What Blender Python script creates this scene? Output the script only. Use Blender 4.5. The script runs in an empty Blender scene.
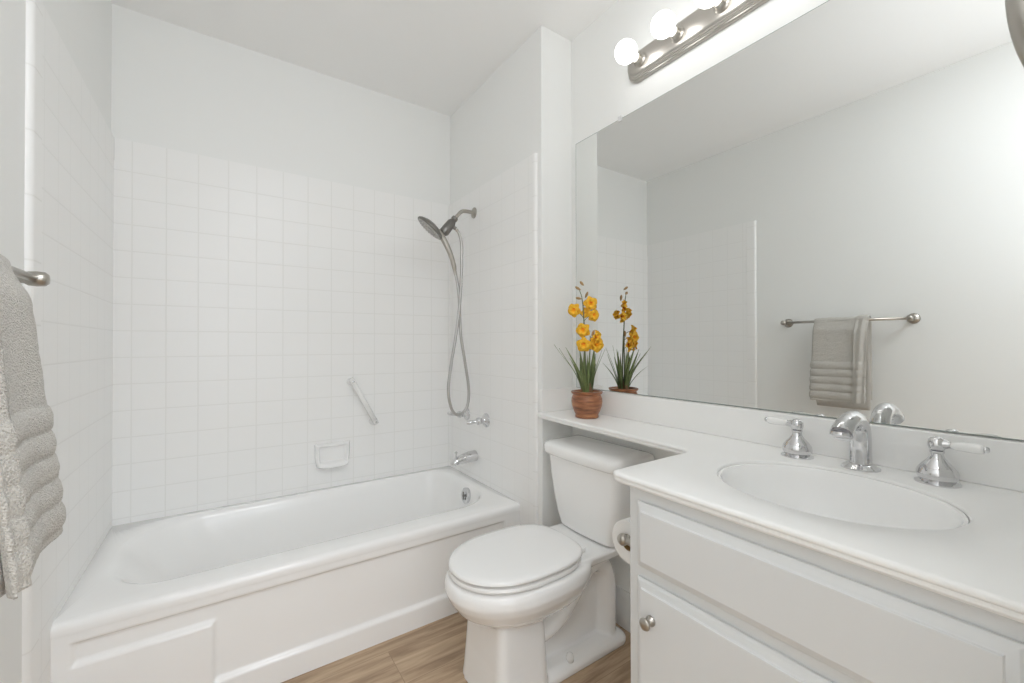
import bpy, bmesh, math, random
from mathutils import Vector, Matrix, noise
random.seed(7)
S = bpy.context.scene
COL = S.collection
PI = math.pi

# ------------------------------------------------------------------ camera
FPX, YAW, PITCH, ROLL, CAMH = 422.78, 0.5996, 0.0066, -0.0015, 1.1367
cam = bpy.data.cameras.new('camera')
camo = bpy.data.objects.new('camera', cam)
COL.objects.link(camo)
cam.sensor_width = 36.0
cam.lens = FPX / 1024 * 36
cam.shift_x = -0.5 / 1024
cam.clip_start = 0.02
_F = Vector((math.sin(YAW) * math.cos(PITCH), math.cos(YAW) * math.cos(PITCH), math.sin(PITCH)))
_R = Vector((math.cos(YAW), -math.sin(YAW), 0))
_U = _R.cross(_F)
_R2 = _R * math.cos(ROLL) + _U * math.sin(ROLL)
_U2 = -_R * math.sin(ROLL) + _U * math.cos(ROLL)
_m = Matrix((_R2, _U2, -_F)).transposed().to_4x4()
_m.translation = (0, 0, CAMH)
camo.matrix_world = _m
S.camera = camo

# ------------------------------------------------------------------ world, exposure
W = bpy.data.worlds.new('world'); S.world = W
W.use_nodes = True
W.node_tree.nodes['Background'].inputs[0].default_value = (0.9, 0.95, 1.0, 1)
W.node_tree.nodes['Background'].inputs[1].default_value = 1.0
S.view_settings.view_transform = 'Standard'
S.view_settings.look = 'None'
S.view_settings.exposure = 0.16
S.view_settings.gamma = 1.0
S.view_settings.use_curve_mapping = False
S.cycles.max_bounces = 24; S.cycles.diffuse_bounces = 16; S.cycles.glossy_bounces = 10

BULB_STRENGTH = 4.2
HALL_POWER = 21
INNER_POWER = 1.7
TOP_FILL_POWER = 17.5
BOUNCE_POWER = 26

def area(name, loc, rot, sx, sy, power, col=(1, 1, 1)):
    l = bpy.data.lights.new(name, 'AREA'); l.shape = 'RECTANGLE'
    l.size = sx; l.size_y = sy; l.energy = power; l.color = col
    o = bpy.data.objects.new(name, l); o.location = loc; o.rotation_euler = rot
    COL.objects.link(o); return o
# unseen fill added before the hall's far opening, shining towards the bathroom
area('hall_fill', (0.1, -2.56, 1.45), (PI / 2, 0, 0), 2.6, 1.9, HALL_POWER, (0.91, 0.965, 1.03))

# overhead fill added out of view, brightens counter, tub rim and floor
area('top_fill', (0.50, -0.40, 2.54), (0, 0, 0), 0.7, 0.7, TOP_FILL_POWER, (0.93, 0.975, 1.03))
# small unseen fill added on the near side, turned up at the ceiling
area('up_fill', (0.50, 0.20, 1.9), (PI, 0, 0), 0.6, 0.6, INNER_POWER, (0.93, 0.975, 1.03))
# large soft fill added behind the camera, bounced off the ceiling
area('bounce_fill', (0.0, -1.0, 1.25), (PI, 0, 0), 2.4, 1.4, BOUNCE_POWER, (0.92, 0.97, 1.03))

# ------------------------------------------------------------------ room dimensions (metres)
XL, XR, YB, XM, YR = -0.376, 1.148, 2.366, 1.338, 1.464
ZC, ZT = 2.552, 1.993
TT = 0.010            # how far the tile stands out from the painted wall
YTL, YTR = 1.474, 1.498
ZK = 0.839            # counter top
YF0 = -0.01           # near wall

# ------------------------------------------------------------------ materials
def newmat(name):
    m = bpy.data.materials.new(name); m.use_nodes = True
    nt = m.node_tree
    return m, nt, nt.nodes['Principled BSDF']

def lin(c):
    return tuple(((x / 255) / 12.92 if x / 255 <= 0.04045 else ((x / 255 + 0.055) / 1.055) ** 2.4) for x in c) + (1,)

def simple(name, col, rough=0.5, metal=0.0, coat=0.0, bump=None, spec=None, var=None):
    m, nt, b = newmat(name)
    b.inputs['Base Color'].default_value = (*col, 1)
    b.inputs['Roughness'].default_value = rough
    b.inputs['Metallic'].default_value = metal
    b.inputs['Coat Weight'].default_value = coat
    if spec is not None: b.inputs['Specular IOR Level'].default_value = spec
    geo = nt.nodes.new('ShaderNodeNewGeometry')
    if bump:
        sc, st, di = bump
        n = nt.nodes.new('ShaderNodeTexNoise'); n.inputs['Scale'].default_value = sc
        n.inputs['Detail'].default_value = 3
        nt.links.new(geo.outputs['Position'], n.inputs['Vector'])
        bp = nt.nodes.new('ShaderNodeBump'); bp.inputs['Strength'].default_value = st
        bp.inputs['Distance'].default_value = di
        nt.links.new(n.outputs['Fac'], bp.inputs['Height'])
        nt.links.new(bp.outputs['Normal'], b.inputs['Normal'])
    if var:
        sc, c2 = var
        n = nt.nodes.new('ShaderNodeTexNoise'); n.inputs['Scale'].default_value = sc
        n.inputs['Detail'].default_value = 4
        nt.links.new(geo.outputs['Position'], n.inputs['Vector'])
        mx = nt.nodes.new('ShaderNodeMix'); mx.data_type = 'RGBA'
        mx.inputs['A'].default_value = (*col, 1); mx.inputs['B'].default_value = (*c2, 1)
        nt.links.new(n.outputs['Fac'], mx.inputs['Factor'])
        nt.links.new(mx.outputs['Result'], b.inputs['Base Color'])
    return m

def tile_mat(name, uaxis, u0, su, z0, sz, zmax=99, u_on=True, gr=(0.83, 0.83, 0.815, 1)):
    m, nt, b = newmat(name)
    N = nt.nodes; L = nt.links
    geo = N.new('ShaderNodeNewGeometry'); sep = N.new('ShaderNodeSeparateXYZ')
    L.new(geo.outputs['Position'], sep.inputs[0])
    def mth(op, a, bb=None, c=None):
        n = N.new('ShaderNodeMath'); n.operation = op
        for i, v in enumerate((a, bb, c)):
            if v is None: continue
            if isinstance(v, (int, float)): n.inputs[i].default_value = v
            else: L.new(v, n.inputs[i])
        return n.outputs[0]
    def dist(sock, o, s):
        t = mth('DIVIDE', mth('SUBTRACT', sock, o - 200 * s), s)
        f = mth('FRACT', t)
        e = mth('MINIMUM', f, mth('SUBTRACT', 1.0, f))
        return mth('MULTIPLY', e, s)      # metres to the nearest line
    dz = dist(sep.outputs['Z'], z0, sz)
    dz = mth('ADD', dz, mth('MULTIPLY', mth('GREATER_THAN', sep.outputs['Z'], zmax), 1.0))
    d = dz
    if u_on:
        d = mth('MINIMUM', dz, dist(sep.outputs[uaxis], u0, su))
    mr = N.new('ShaderNodeMapRange'); mr.interpolation_type = 'SMOOTHSTEP'
    mr.inputs['From Min'].default_value = 0.0008; mr.inputs['From Max'].default_value = 0.0034
    L.new(d, mr.inputs['Value'])
    mx = N.new('ShaderNodeMix'); mx.data_type = 'RGBA'
    mx.inputs['A'].default_value = gr
    mx.inputs['B'].default_value = (0.895, 0.895, 0.888, 1)
    L.new(mr.outputs[0], mx.inputs['Factor']); L.new(mx.outputs['Result'], b.inputs['Base Color'])
    no = N.new('ShaderNodeTexNoise'); no.inputs['Scale'].default_value = 9
    L.new(geo.outputs['Position'], no.inputs['Vector'])
    h = mth('ADD', mr.outputs[0], mth('MULTIPLY', no.outputs['Fac'], 0.5))
    bp = N.new('ShaderNodeBump'); bp.inputs['Strength'].default_value = 0.3; bp.inputs['Distance'].default_value = 0.001
    L.new(h, bp.inputs['Height']); L.new(bp.outputs['Normal'], b.inputs['Normal'])
    rr = N.new('ShaderNodeMapRange'); L.new(mr.outputs[0], rr.inputs['Value'])
    rr.inputs['To Min'].default_value = 0.6; rr.inputs['To Max'].default_value = 0.30
    L.new(rr.outputs[0], b.inputs['Roughness'])
    return m

M = {}
M['paint'] = simple('wall_paint', (0.86, 0.867, 0.857), 0.45, bump=(60, 0.08, 0.002))
M['ceiling'] = simple('ceiling_paint', (0.91, 0.91, 0.905), 0.6, bump=(45, 0.1, 0.002))
M['tile_back'] = tile_mat('tile_back', 'X', -0.319, 0.1122, 1.863, 0.1112, 1.90)
M['tile_side'] = tile_mat('tile_side', 'Y', YTR + 0.052, 0.1112, 1.863, 0.1112, 1.90, gr=(0.855, 0.855, 0.845, 1))
M['bullnose'] = tile_mat('bullnose', 'Y', 0, 1, 1.80, 0.154, 99, False)
M['porcelain'] = simple('porcelain', (0.91, 0.91, 0.905), 0.12, coat=0.3)
M['tub'] = simple('enamel', (0.93, 0.93, 0.925), 0.16, coat=0.2)
M['seat'] = simple('seat_plastic', (0.91, 0.91, 0.905), 0.22)
M['counter'] = simple('counter', (0.90, 0.90, 0.89), 0.28)
M['basin'] = simple('basin_glaze', (0.93, 0.93, 0.925), 0.12, coat=0.3)
M['cabinet'] = simple('cabinet_paint', (0.72, 0.735, 0.742), 0.38)
M['trim'] = simple('trim_paint', (0.78, 0.78, 0.77), 0.35)
M['chrome'] = simple('chrome', (0.70, 0.70, 0.71), 0.07, 1.0)
M['hose'] = simple('hose_metal', (0.50, 0.49, 0.475), 0.3, 1.0)
M['nickel'] = simple('brushed_nickel', (0.47, 0.445, 0.405), 0.28, 1.0)
M['dark_nickel'] = simple('dark_nickel', (0.24, 0.23, 0.215), 0.3, 1.0)
M['plate'] = simple('light_bar_nickel', (0.52, 0.495, 0.46), 0.33, 1.0)
M['mirror'] = simple('mirror_glass', (0.80, 0.808, 0.794), 0.0, 1.0)
M['mirror_edge'] = simple('mirror_edge', (0.25, 0.30, 0.28), 0.2)
M['clear'] = simple('clear_plastic', (0.7, 0.7, 0.7), 0.1)
M['white'] = simple('white_plastic', (0.85, 0.85, 0.84), 0.2)
M['lever'] = simple('white_lever', (0.88, 0.88, 0.87), 0.1, coat=0.4)
M['paper'] = simple('tissue_paper', (0.86, 0.86, 0.85), 0.9, bump=(300, 0.3, 0.001))
M['dark'] = simple('dark_gap', (0.03, 0.03, 0.03), 0.8)
M['caulk'] = simple('caulk', (0.8, 0.8, 0.79), 0.4)
M['leaf'] = simple('leaf', (0.10, 0.17, 0.05), 0.5, var=(45, (0.27, 0.31, 0.13)))
M['stem'] = simple('stem', (0.16, 0.19, 0.10), 0.6)
M['sheath'] = simple('sheath', (0.28, 0.16, 0.09), 0.7)
M['bud'] = simple('bud', (0.48, 0.24, 0.12), 0.6, var=(60, (0.35, 0.30, 0.12)))
M['petal'] = simple('petal', (1.0, 0.68, 0.05), 0.6, var=(70, (1.0, 0.46, 0.02)))
M['petal_lip'] = simple('petal_lip', (0.86, 0.20, 0.03), 0.6)
M['soil'] = simple('soil', (0.06, 0.05, 0.04), 0.95, bump=(120, 0.8, 0.004))
M['paintless'] = simple('niche_paint', (0.70, 0.69, 0.66), 0.6)

def mat_emit(name, col, st):
    m, nt, b = newmat(name)
    b.inputs['Base Color'].default_value = (0.9, 0.9, 0.9, 1)
    b.inputs['Emission Color'].default_value = (*col, 1)
    b.inputs['Emission Strength'].default_value = st
    return m
M['bulb'] = mat_emit('lit_bulb', (0.97, 0.97, 0.95), BULB_STRENGTH)

def mat_pot():
    m, nt, b = newmat('pot_glaze'); N = nt.nodes; L = nt.links
    geo = N.new('ShaderNodeNewGeometry')
    mp = N.new('ShaderNodeMapping'); mp.inputs['Scale'].default_value = (8, 8, 45)
    L.new(geo.outputs['Position'], mp.inputs[0])
    n = N.new('ShaderNodeTexNoise'); n.inputs['Scale'].default_value = 2.0; n.inputs['Detail'].default_value = 5
    L.new(mp.outputs[0], n.inputs['Vector'])
    r = N.new('ShaderNodeValToRGB'); L.new(n.outputs['Fac'], r.inputs[0])
    e = r.color_ramp.elements
    e[0].position = 0.3; e[0].color = (0.16, 0.06, 0.03, 1)
    e[1].position = 0.72; e[1].color = (0.52, 0.24, 0.10, 1)
    x = e.new(0.5); x.color = (0.33, 0.13, 0.06, 1)
    L.new(r.outputs[0], b.inputs['Base Color'])
    b.inputs['Roughness'].default_value = 0.3
    return m
M['pot'] = mat_pot()

def mat_floor():
    m, nt, b = newmat('floor_planks'); N = nt.nodes; L = nt.links
    geo = N.new('ShaderNodeNewGeometry')
    br = N.new('ShaderNodeTexBrick')
    br.offset = 0.37; br.inputs['Scale'].default_value = 1.0
    br.inputs['Brick Width'].default_value = 1.2; br.inputs['Row Height'].default_value = 0.178
    br.inputs['Mortar Size'].default_value = 0.0012; br.inputs['Mortar Smooth'].default_value = 0.3
    br.inputs['Color1'].default_value = (0.0, 0, 0, 1); br.inputs['Color2'].default_value = (1, 1, 1, 1)
    br.inputs['Mortar'].default_value = (0.5, 0.5, 0.5, 1)
    mp0 = N.new('ShaderNodeMapping'); mp0.inputs['Location'].default_value = (0.25, 0.045, 0)
    L.new(geo.outputs['Position'], mp0.inputs[0]); L.new(mp0.outputs[0], br.inputs['Vector'])
    mp = N.new('ShaderNodeMapping'); mp.inputs['Scale'].default_value = (3.2, 34, 1)
    L.new(geo.outputs['Position'], mp.inputs[0])
    ad = N.new('ShaderNodeVectorMath'); ad.operation = 'ADD'
    sc = N.new('ShaderNodeVectorMath'); sc.operation = 'SCALE'; sc.inputs['Scale'].default_value = 13
    L.new(br.outputs['Color'], sc.inputs[0]); L.new(mp.outputs[0], ad.inputs[0]); L.new(sc.outputs[0], ad.inputs[1])
    n = N.new('ShaderNodeTexNoise'); n.inputs['Scale'].default_value = 1.0; n.inputs['Detail'].default_value = 7
    n.inputs['Roughness'].default_value = 0.62; n.inputs['Distortion'].default_value = 0.6
    L.new(ad.outputs[0], n.inputs['Vector'])
    r = N.new('ShaderNodeValToRGB'); L.new(n.outputs['Fac'], r.inputs[0])
    e = r.color_ramp.elements
    e[0].position = 0.28; e[0].color = (0.27, 0.18, 0.115, 1)
    e[1].position = 0.75; e[1].color = (0.64, 0.49, 0.34, 1)
    x = e.new(0.5); x.color = (0.47, 0.34, 0.225, 1)
    mx = N.new('ShaderNodeMix'); mx.data_type = 'RGBA'; mx.blend_type = 'MULTIPLY'
    L.new(br.outputs['Fac'], mx.inputs['Factor']); L.new(r.outputs[0], mx.inputs['A'])
    mx.inputs['B'].default_value = (0.72, 0.70, 0.68, 1)
    L.new(mx.outputs['Result'], b.inputs['Base Color'])
    b.inputs['Roughness'].default_value = 0.42
    bp = N.new('ShaderNodeBump'); bp.inputs['Strength'].default_value = 0.15; bp.inputs['Distance'].default_value = 0.002
    L.new(n.outputs['Fac'], bp.inputs['Height']); L.new(bp.outputs['Normal'], b.inputs['Normal'])
    return m
M['floor'] = mat_floor()

def mat_towel():
    m, nt, b = newmat('towel_terry'); N = nt.nodes; L = nt.links
    geo = N.new('ShaderNodeNewGeometry'); sep = N.new('ShaderNodeSeparateXYZ')
    L.new(geo.outputs['Position'], sep.inputs[0])
    n = N.new('ShaderNodeTexNoise'); n.inputs['Scale'].default_value = 330; n.inputs['Detail'].default_value = 3
    L.new(geo.outputs['Position'], n.inputs['Vector'])
    v = N.new('ShaderNodeTexVoronoi'); v.inputs['Scale'].default_value = 330
    L.new(geo.outputs['Position'], v.inputs['Vector'])
    mxh = N.new('ShaderNodeMath'); mxh.operation = 'ADD'
    L.new(n.outputs['Fac'], mxh.inputs[0]); L.new(v.outputs['Distance'], mxh.inputs[1])
    r = N.new('ShaderNodeValToRGB'); L.new(mxh.outputs[0], r.inputs[0])
    e = r.color_ramp.elements
    e[0].position = 0.35; e[0].color = (0.42, 0.395, 0.355, 1)
    e[1].position = 1.3; e[1].color = (0.62, 0.595, 0.55, 1)
    L.new(r.outputs[0], b.inputs['Base Color'])
    b.inputs['Roughness'].default_value = 0.95
    b.inputs['Sheen Weight'].default_value = 0.3
    bp = N.new('ShaderNodeBump'); bp.inputs['Strength'].default_value = 0.9; bp.inputs['Distance'].default_value = 0.003
    L.new(mxh.outputs[0], bp.inputs['Height']); L.new(bp.outputs['Normal'], b.inputs['Normal'])
    return m
M['towel'] = mat_towel()

# ------------------------------------------------------------------ helpers
def setp(o, label=None, cat=None, group=None, kind=None):
    if label: o['label'] = label
    if cat: o['category'] = cat
    if group: o['group'] = group
    if kind: o['kind'] = kind
    return o

def thing(name, loc, label, cat, group=None):
    o = bpy.data.objects.new(name, None); o.empty_display_size = 0.05
    COL.objects.link(o); o.location = loc
    return setp(o, label, cat, group)

def obj(name, bm, mat, parent=None, smooth=False, bevel=0, auto=None, subsurf=0):
    """links a bmesh given in world coordinates as one mesh object (origin at the parent's origin)"""
    bmesh.ops.recalc_face_normals(bm, faces=bm.faces[:])
    off = Vector((0, 0, 0))
    if parent is not None:
        q = parent
        while q is not None:
            off += Vector(q.location); q = q.parent
    else:
        bb = [v.co for v in bm.verts]
        off = Vector(((min(c.x for c in bb) + max(c.x for c in bb)) / 2, (min(c.y for c in bb) + max(c.y for c in bb)) / 2, min(c.z for c in bb)))
    if off.length: bmesh.ops.translate(bm, vec=-off, verts=bm.verts[:])
    me = bpy.data.meshes.new(name); bm.to_mesh(me); bm.free()
    if isinstance(mat, (list, tuple)):
        for mm in mat: me.materials.append(mm)
    else: me.materials.append(mat)
    o = bpy.data.objects.new(name, me); COL.objects.link(o)
    if parent is not None: o.parent = parent
    else: o.location = off
    if smooth:
        for p in me.polygons: p.use_smooth = True
    if bevel:
        b = o.modifiers.new('bevel', 'BEVEL'); b.width = bevel; b.segments = 3; b.limit_method = 'ANGLE'; b.angle_limit = math.radians(40)
        for p in me.polygons: p.use_smooth = True
        auto = 35
    if subsurf:
        s = o.modifiers.new('sub', 'SUBSURF'); s.levels = subsurf; s.render_levels = subsurf
    if auto is not None:
        me.shade_smooth() if hasattr(me, 'shade_smooth') else None
        me.set_sharp_from_angle(angle=math.radians(auto))
        if bevel:
            w = o.modifiers.new('wn', 'WEIGHTED_NORMAL'); w.keep_sharp = True
    return o

def NB(): return bmesh.new()

def box(bm, x0, y0, z0, x1, y1, z1):
    vs = [bm.verts.new((x, y, z)) for x in (x0, x1) for y in (y0, y1) for z in (z0, z1)]
    for f in ((0, 1, 3, 2), (4, 6, 7, 5), (0, 4, 5, 1), (2, 3, 7, 6), (0, 2, 6, 4), (1, 5, 7, 3)):
        bm.faces.new([vs[i] for i in f])
    return vs

def bx(*a):
    bm = NB(); box(bm, *a); return bm

def loft(bm, rings, cap0=True, cap1=True, closed=True):
    vr = [[bm.verts.new(p) for p in r] for r in rings]
    n = len(rings[0])
    for a, b in zip(vr[:-1], vr[1:]):
        for i in range(n if closed else n - 1):
            j = (i + 1) % n
            bm.faces.new((a[i], a[j], b[j], b[i]))
    if cap0: bm.faces.new(vr[0])
    if cap1: bm.faces.new(vr[-1])
    return vr

def frame(d):
    d = Vector(d).normalized()
    a = Vector((0, 0, 1)) if abs(d.z) < 0.9 else Vector((1, 0, 0))
    u = d.cross(a).normalized(); v = d.cross(u).normalized()
    return u, v

def lathe(bm, prof, origin, axis=(0, 0, 1), seg=32, su=1.0, sv=1.0):
    """prof: (radius, distance along axis)"""
    o = Vector(origin); d = Vector(axis).normalized(); u, v = frame(d)
    rings = []
    for r, h in prof:
        r = max(r, 1e-4)
        rings.append([o + d * h + u * (math.cos(2 * PI * i / seg) * r * su) + v * (math.sin(2 * PI * i / seg) * r * sv) for i in range(seg)])
    loft(bm, rings)

def catmull(pts, n=8):
    P = [Vector(p) for p in pts]; P = [P[0] * 2 - P[1]] + P + [P[-1] * 2 - P[-2]]
    out = []
    for i in range(1, len(P) - 2):
        for k in range(n):
            t = k / n; a, b, c, d = P[i - 1], P[i], P[i + 1], P[i + 2]
            out.append(0.5 * ((2 * b) + (c - a) * t + (2 * a - 5 * b + 4 * c - d) * t * t + (3 * b - a - 3 * c + d) * t ** 3))
    out.append(P[-2]); return out

def tube(bm, pts, rad, seg=12, smooth_n=0, su=1.0, up=None):
    """rad: number, list or function of t in 0..1; up fixes the cross-section's second axis"""
    if smooth_n: pts = catmull(pts, smooth_n)
    pts = [Vector(p) for p in pts]; n = len(pts); rings = []
    u = None
    for i, p in enumerate(pts):
        d = (pts[min(i + 1, n - 1)] - pts[max(i - 1, 0)]).normalized()
        if up is not None:
            u = Vector(up).cross(d).normalized()
        elif u is None: u, _ = frame(d)
        else: u = (u - d * u.dot(d)).normalized()
        v = d.cross(u)
        t = i / (n - 1)
        if callable(rad): r = rad(t)
        elif isinstance(rad, (list, tuple)):
            q = t * (len(rad) - 1); k = min(int(q), len(rad) - 2); r = rad[k] + (rad[k + 1] - rad[k]) * (q - k)
        else: r = rad
        rings.append([p + u * math.cos(2 * PI * k / seg) * r * su + v * math.sin(2 * PI * k / seg) * r for k in range(seg)])
    loft(bm, rings)

def rrect(x0, x1, y0, y1, r, z, nc=8, ns=6):
    """rounded rectangle, the same count of points whatever its size; r one number or four (x1y1, x0y1, x0y0, x1y0)"""
    if not isinstance(r, (list, tuple)): r = [r] * 4
    cs = [(x1, y1, 0, -1, -1), (x0, y1, 1, 1, -1), (x0, y0, 2, 1, 1), (x1, y0, 3, -1, 1)]
    arcs = []
    for (cx, cy, k, sx, sy), rr in zip(cs, r):
        ox, oy = cx + sx * rr, cy + sy * rr
        arcs.append([Vector((ox + rr * math.cos(PI / 2 * k + PI / 2 * i / nc), oy + rr * math.sin(PI / 2 * k + PI / 2 * i / nc), z)) for i in range(nc + 1)])
    out = []
    for k in range(4):
        out += arcs[k]
        a, b = arcs[k][-1], arcs[(k + 1) % 4][0]
        for i in range(1, ns): out.append(a.lerp(b, i / ns))
    return out

def sstep(a, b, x):
    t = min(1, max(0, (x - a) / (b - a))); return t * t * (3 - 2 * t)

def struct(name, bm, mat, **k):
    o = obj(name, bm, mat, **k); o['kind'] = 'structure'; return o

def baked(o):
    """turn an object's modifiers into its mesh"""
    bpy.context.view_layer.update()
    dg = bpy.context.evaluated_depsgraph_get()
    me = bpy.data.meshes.new_from_object(o.evaluated_get(dg))
    o.modifiers.clear(); old = o.data; o.data = me
    for p in me.polygons: p.use_smooth = True
    return o

# ------------------------------------------------------------------ the room shell
struct('floor', bx(-2.2, -2.7, -0.08, XM + 0.9, YB + 0.12, 0.0), M['floor'])
struct('ceiling', bx(-2.2, -2.7, ZC, XM + 0.9, YB + 0.12, ZC + 0.08), M['ceiling'])
struct('wall_back', bx(XL - 0.12, YB + TT, 0, XM + 0.12, YB + 0.12, ZC), M['paint'])
struct('wall_left', bx(XL - TT - 0.10, YF0, 0, XL - TT, YB + TT, ZC), M['paint'])
struct('wall_right', bx(XM, YF0, 0, XM + 0.12, YB + TT, ZC), M['paint'])
struct('wall_tub_end', bx(XR + TT, YR, 0, XM, YB + TT, ZC), M['paint'], bevel=0.004)
struct('wall_front', bx(0.55, YF0 - 0.11, 0, XM + 0.12, YF0, ZC), M['paint'])
struct('wall_front_return', bx(XL - TT - 0.10, YF0 - 0.11, 0, -0.34, YF0, ZC), M['paint'])
# hall behind the door opening, with a window opening added to let light in
struct('wall_hall_left', bx(-2.1, -2.6, 0, -2.0, YF0 - 0.11, ZC), M['paint'])
struct('wall_hall_right', bx(2.0, -2.6, 0, 2.1, YF0 - 0.11, ZC), M['paint'])
struct('wall_hall_near_left', bx(-2.0, YF0 - 0.11, 0, XL - TT - 0.10, YF0, ZC), M['paint'])
struct('wall_hall_near_right', bx(XM + 0.12, YF0 - 0.11, 0, 2.0, YF0, ZC), M['paint'])
bm = NB()
box(bm, -2.0, -2.7, 0, -1.25, -2.6, ZC); box(bm, 1.45, -2.7, 0, 2.0, -2.6, ZC)
box(bm, -1.25, -2.7, 0, 1.45, -2.6, 0.45); box(bm, -1.25, -2.7, 2.42, 1.45, -2.6, ZC)
struct('wall_hall_far', bm, M['paint'])

# tiled surround
struct('wall_back_tile', bx(XL - TT, YB, 0.37, XR + TT, YB + TT, ZT), M['tile_back'])
struct('wall_left_tile', bx(XL - TT, YTL + 0.05, 0.0, XL, YB, ZT), M['tile_side'])
struct('wall_tub_end_tile', bx(XR, YTR + 0.018, 0.0, XR + TT, YB, ZT), M['tile_side'])
def bull(x0, sgn, ya, yb, z0, z1):
    bm = NB(); rings = []
    for z in (z0, z1):
        r = []
        n = 8
        for i in range(n + 1):
            a = PI / 2 * i / n
            rr = min(0.012, TT + 0.003)
            r.append((x0 + sgn * (TT + 0.003 - rr + rr * math.sin(a)) if False else x0 + sgn * (TT + 0.003) * math.sin(a), ya + 0.014 - 0.014 * math.cos(a), z))
        r.append((x0 + sgn * (TT + 0.003), yb - 0.002, z)); r.append((x0 + sgn * TT, yb, z)); r.append((x0, yb, z))
        rings.append(r)
    loft(bm, rings); return bm
struct('trim_1', bull(XL - TT, 1, YTL - 0.012, YTL + 0.05, 0, ZT + 0.35 * 0), M['bullnose'], auto=40)
struct('trim_2', bull(XR + TT, -1, YTR - 0.004, YTR + 0.02, 0, ZT), M['bullnose'], auto=40)
struct('trim_3', bx(XL - 0.001, YB - 0.004, 1.90, XL + 0.003, YB + 0.0, ZT), M['caulk'])

# baseboards
def baseb(name, axis, a0, a1, w, sgn):
    prof = [(0, 0), (0.014, 0), (0.014, 0.105), (0.011, 0.115), (0.011, 0.122), (0.006, 0.135), (0.004, 0.145), (0, 0.145)]
    rings = []
    for a in (a0, a1):
        rings.append([((w + sgn * d, a, z) if axis == 'Y' else (a, w + sgn * d, z)) for d, z in prof])
    bm = NB(); loft(bm, rings)
    return struct(name, bm, M['trim'], auto=30)
baseb('baseboard_right', 'Y', 0.665, YR, XM, -1)
baseb('baseboard_tub_end', 'X', XR + TT + 0.016, XM - 0.014, YR, -1)
baseb('baseboard_left', 'Y', YF0, YTL - 0.014, XL - TT, 1)

# ------------------------------------------------------------------ bathtub
tub = thing('bathtub', ((XL + XR) / 2, 2.0, 0), 'white enamelled alcove bathtub with a recessed apron panel', 'bathtub')
G = 0.002
X0, X1, Y0, Y1, ZR = XL - .003, XR + .003, 1.616, YB + .003, 0.392
bm = NB()
R4 = lambda a, b, c, d: (a, b, c, d)
rings = [
    rrect(X0, X1, Y0 + .002, Y1, .006, 0.355),
    rrect(X0, X1, Y0, Y1, .006, 0.372),
    rrect(X0, X1, Y0 + .003, Y1, .006, 0.383),
    rrect(X0 + .001, X1 - .001, Y0 + .010, Y1, .008, 0.390),
    rrect(X0 + .002, X1 - .002, Y0 + .020, Y1, .010, 0.392),
    rrect(XL + .058, XR - .052, 1.724, YB - .030, (.14, .25, .18, .20), 0.391),
    rrect(XL + .068, XR - .058, 1.734, YB - .036, (.14, .25, .18, .20), 0.3885),
    rrect(XL + .080, XR - .064, 1.742, YB - .043, (.14, .24, .18, .19), 0.382),
    rrect(XL + .094, XR - .069, 1.749, YB - .050, (.13, .23, .17, .18), 0.370),
    rrect(XL + .115, XR - .074, 1.756, YB - .056, (.13, .22, .17, .17), 0.345),
    rrect(XL + .165, XR - .084, 1.766, YB - .068, (.13, .21, .16, .16), 0.280),
    rrect(XL + .230, XR - .100, 1.780, YB - .082, (.13, .20, .15, .15), 0.190),
    rrect(XL + .290, XR - .122, 1.800, YB - .105, (.12, .18, .14, .14), 0.120),
    rrect(XL + .335, XR - .165, 1.832, YB - .140, (.10, .15, .12, .12), 0.083),
    rrect(XL + .390, XR - .230, 1.890, YB - .200, (.08, .10, .08, .08), 0.069),
]
loft(bm, rings, cap0=False)
obj('rim_and_basin', bm, M['tub'], tub, smooth=True)
# apron: a relief with the recessed panel
def sd_poly_recess(x, z):
    """signed distance-like value, > 0 inside the recess"""
    xa, xb, xs = XL + 0.035, XR - 0.085, -0.028
    top = 0.331
    zb = 0.262 if x < xs else 0.078
    # union of a shallow strip (left) and the full panel
    a = min(x - xa, xb - x, top - z, z - 0.262)
    b = min(x - xs, xb - x, top - z, z - 0.078)
    return max(a, b)
bm = NB(); nx, nz = 300, 84; grid = []
for j in range(nz + 1):
    z = 0.372 * j / nz; row = []
    for i in range(nx + 1):
        x = X0 + (X1 - X0) * i / nx
        d = sd_poly_recess(x, z)
        y = Y0 + 0.004 + 0.014 * sstep(-0.001, 0.013, d)
        if z < 0.331: y += 0
        row.append(bm.verts.new((x, y, z)))
    grid.append(row)
for j in range(nz):
    for i in range(nx): bm.faces.new((grid[j][i], grid[j][i + 1], grid[j + 1][i + 1], grid[j + 1][i]))
# returns at both ends, so that it has thickness
vb = []
for j in (0, nz):
    vb.append([bm.verts.new((X0, Y0 + 0.05, 0.372 * j / nz)), bm.verts.new((X1, Y0 + 0.05, 0.372 * j / nz))])
bm.faces.new([grid[j][0] for j in range(nz + 1)] + [vb[1][0], vb[0][0]])
bm.faces.new([grid[j][nx] for j in range(nz + 1)] + [vb[1][1], vb[0][1]])
bm.faces.new((vb[0][0], vb[0][1], vb[1][1], vb[1][0]))
bm.faces.new([grid[0][i] for i in range(nx + 1)] + [vb[0][1], vb[0][0]])
obj('apron', bm, M['tub'], tub, auto=50)
bm = NB(); n_ = Vector((-1, 0, 0.13)).normalized()
lathe(bm, [(0.040, -0.016), (0.040, 0.001), (0.034, 0.006), (0.027, 0.007), (0.022, 0.004), (0.0, 0.004)], (1.062, 2.00, 0.334), n_, 32)
ov = obj('overflow_plate', bm, M['chrome'], tub, auto=40)
bm = NB()
lathe(bm, [(0.006, 0), (0.006, 0.012), (0.0, 0.013)], Vector((1.062, 2.00, 0.334)) + n_ * 0.003, n_, 12)
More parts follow.
